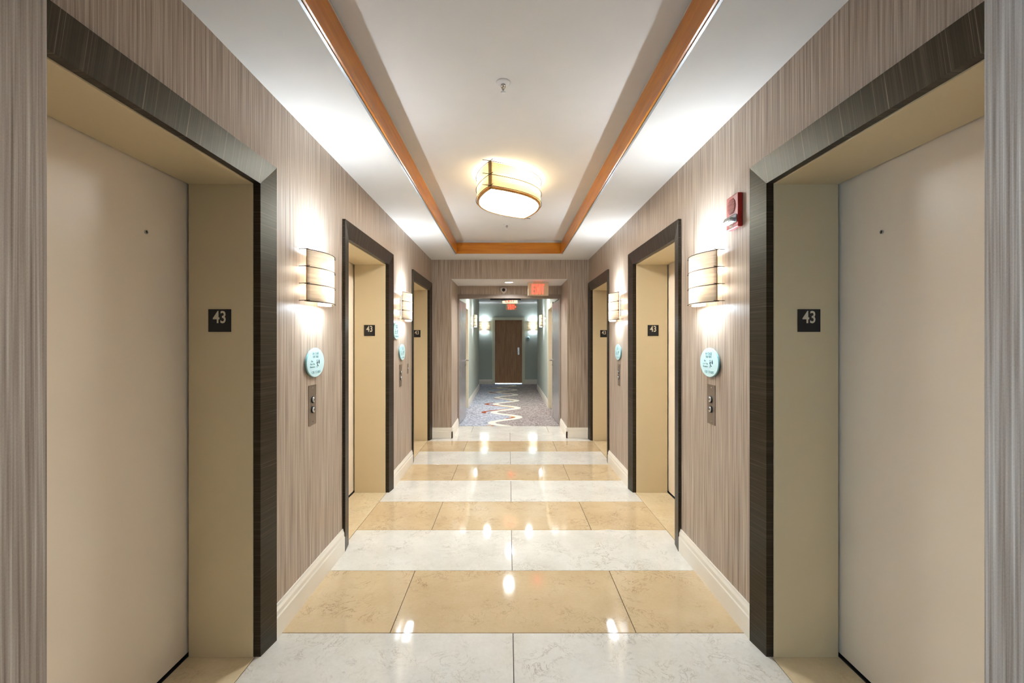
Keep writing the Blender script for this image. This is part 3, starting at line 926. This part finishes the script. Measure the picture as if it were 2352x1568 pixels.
# lever handles on the faces towards the passage
for o, LEN, sg in ((la, LL, -1), (lb, LR, 1)):
    hx = LEN - 0.075
    h_ = MB().lathe([(0.026, 0.0), (0.026, sg * 0.010), (0.0, sg * 0.011)], (hx, 0, 1.07), 20, 'y')
    h_.tube([(hx, sg * 0.008, 1.07), (hx, sg * 0.055, 1.07), (hx - 0.012, sg * 0.062, 1.07), (hx - 0.125, sg * 0.062, 1.07)], 0.009, 8)
    h_.lathe([(0.016, 0.0), (0.016, sg * 0.014), (0.0, sg * 0.015)], (hx, 0, 0.985), 16, 'y')
    h_.build('lever_handle', M['chrome'], o)

# ------------------------------------------------------------------ far corridor
yb = YF + 0.11
def corridor_wall(name, X, s, label):
    m = MB(); xo = X + s * 0.5
    m.box(X + s * 0.085, xo, yb, 8.56, 0, 2.15)          # pocket for the open leaf
    m.box(X, xo, yb, 8.56, 2.15, ZK)
    m.box(X, xo, 8.56, 8.66, 0, ZK)
    m.box(X + s * 0.115, xo, 8.66, 9.66, 0, 2.13)        # behind the side door
    m.box(X, xo, 8.66, 9.66, 2.13, ZK)
    m.box(X, xo, 9.66, YJ, 0, ZK)
    return tag(m.build(name, M['sage']), label, 'wall', kind='structure')
corridor_wall('wall_corridor_left', CL, -1, 'sage green left wall of far corridor')
corridor_wall('wall_corridor_right', CR, 1, 'sage green right wall of far corridor')
# junction walls
m = MB(); m.box(-4.2, CL - 0.5, YJ - 0.1, YJ, 0, ZK); m.box(-4.2, -4.1, YJ, YE, 0, ZK)
tag(m.build('wall_junction_left', M['sage']), 'sage wall closing the side corridor on the left', 'wall', kind='structure')
m = MB(); m.box(CR + 0.5, 4.2, YJ - 0.1, YJ, 0, ZK); m.box(4.1, 4.2, YJ, YE, 0, ZK)
tag(m.build('wall_junction_right', M['sage']), 'sage wall closing the side corridor on the right', 'wall', kind='structure')
DL, DR, DT = -0.440, 0.441, 2.09
m = MB()
m.box(-4.2, DL - 0.0, YE, YE + 0.14, 0, ZK); m.box(DR, 4.2, YE, YE + 0.14, 0, ZK); m.box(DL, DR, YE, YE + 0.14, DT, ZK)
tag(m.build('wall_corridor_end', M['sage']), 'sage green wall at the far end with brown door', 'wall', kind='structure')
# daylit guest room behind the end door
m = MB()
m.box(-1.5, 1.5, 15.85, 15.9, 0, ZK); m.box(-1.5, -1.45, YE + 0.14, 15.85, 0, ZK); m.box(1.45, 1.5, YE + 0.14, 15.85, 0, ZK)
tag(m.build('wall_room_behind', M['ceiling']), 'white wall of the room behind the end door', 'wall', kind='structure')
area('room_daylight', (0, 15.6, 0.5), (-math.pi/2, 0, 0), 1.2, 0.9, 30, (0.45, 0.70, 1.0))
tag(MB().box(-4.1, 4.1, YE - 0.025, YE, ZK - 0.03, ZK).build('trim_7', M['white_metal']), 'thin white crown strip above the end wall', 'trim', kind='structure')

# side doors with cream frames in corridor
def guest_side_door(nm, X, s, label):
    r = thing(nm, label, 'door', (X, 9.16, 0), kind='structure')
    def px(i): return -s * i
    for sg in (-1, 1):
        MB().box(px(0.018), px(-0.085), sg * 0.445, sg * 0.495, 0, 2.10).build('frame_jamb', M['cream_frame'], r, bevel=0.003)
        MB().box(px(0.018), px(0.0), sg * 0.495, sg * 0.535, 0, 2.17).build('frame_casing', M['cream_frame'], r, bevel=0.003)
    MB().box(px(0.018), px(-0.085), -0.495, 0.495, 2.08, 2.125).build('frame_head', M['cream_frame'], r, bevel=0.003)
    MB().box(px(0.018), px(0.0), -0.535, 0.535, 2.125, 2.17).build('casing_head', M['cream_frame'], r, bevel=0.003)
    MB().box(px(-0.070), px(-0.11), -0.445, 0.445, 0.01, 2.08).build('door_leaf', M['door_wood'], r)
guest_side_door('door_8', CL, -1, 'cream framed guest door on left of far corridor')
guest_side_door('door_9', CR, 1, 'cream framed guest door on right of far corridor')

# end door
r = thing('door_10', 'brown wood door in cream frame at corridor end', 'door', (0, YE, 0), kind='structure')
lf = MB().box(DL + 0.0005, DR - 0.0005, 0.03, 0.075, 0.035, DT - 0.0005).build('door_leaf', M['door_wood'], r, bevel=0.002)
for a, b in ((DL - 0.095, DL), (DR, DR + 0.095)):
    MB().box(a, b, -0.022, 0.0, 0, DT + 0.085).build('casing_side', M['cream_frame'], r, bevel=0.004)
MB().box(DL, DR, -0.022, 0.0, DT, DT + 0.085).build('casing_head', M['cream_frame'], r, bevel=0.004)
MB().lathe([(0.008, 0.0), (0.008, -0.004), (0, -0.005)], (0.0, 0.03, 1.535), 12, 'y').build('peephole', M['chrome'], lf)
h_ = MB().box(0.300, 0.355, 0.018, 0.030, 0.96, 1.20)
h_.tube([(0.328, 0.02, 1.06), (0.328, -0.03, 1.06), (0.22, -0.03, 1.06)], 0.009, 8)
h_.build('lock_and_lever', M['chrome'], lf)

base_y('baseboard_corridor', CL, 1, 9.70, YJ, 'cream baseboard along left wall of far corridor')
base_y('baseboard_corridor', CR, -1, 9.70, YJ, 'cream baseboard along right wall of far corridor')
base_x('baseboard_corridor', YE, -1, -4.1, DL - 0.096, 'cream baseboard left of the brown end door')
base_x('baseboard_corridor', YE, -1, DR + 0.096, 4.1, 'cream baseboard right of the brown end door')

r = thing('room_plaque', 'small round aqua room plaque right of the brown door', 'plaque', (0.640, YE, 1.507))
MB().lathe([(0.058, 0), (0.058, -0.010), (0.054, -0.014), (0, -0.014)], n=28, axis='y').build('disc', M['glass_sign'], r)
MB().box(-0.026, 0.026, -0.0165, -0.0135, -0.014, 0.014).build('number_field', M['sign_ink_dark'], r)

# ------------------------------------------------------------------ cross corridor behind the viewer
m = MB(); m.box(-3.6, WL - WALL_T, -0.1, 0.0, 0, ZK); m.box(WR + WALL_T, 4.2, -0.1, 0.0, 0, ZK); m.box(-3.6, 4.2, -2.2, -2.1, 0, ZK); m.box(4.1, 4.2, -2.1, -0.1, 0, ZK)
m.box(WL - WALL_T, PL, -0.1, 0.0, 0, ZK); m.box(PR, WR + WALL_T, -0.1, 0.0, 0, ZK); m.box(PL, PR, -0.1, 0.0, ZP, ZK)
tag(m.build('wall_cross_corridor', M['sage']), 'sage walls of the cross corridor behind the viewer', 'wall', kind='structure')
m = MB()
m.box(-3.7, -3.6, -2.2, -1.7, 0, ZK); m.box(-3.7, -3.6, -0.3, 0.0, 0, ZK); m.box(-3.7, -3.6, -1.7, -0.3, 0, 0.6); m.box(-3.7, -3.6, -1.7, -0.3, 2.1, ZK)
tag(m.build('wall_window_end', M['sage']), 'sage wall with window behind the viewer', 'wall', kind='structure')
r = thing('window_1', 'daylit window at left end of the cross corridor', 'window', (-3.65, -1.0, 0.6), kind='structure')
m = MB()
m.box(-0.03, 0.03, -0.7, -0.64, 0, 1.5); m.box(-0.03, 0.03, 0.64, 0.7, 0, 1.5); m.box(-0.03, 0.03, -0.64, 0.64, 0, 0.06); m.box(-0.03, 0.03, -0.64, 0.64, 1.44, 1.5)
m.build('window_frame', M['white_metal'], r)
MB().box(-0.004, 0.004, -0.64, 0.64, 0.06, 1.44).build('pane', M['glass'], r)
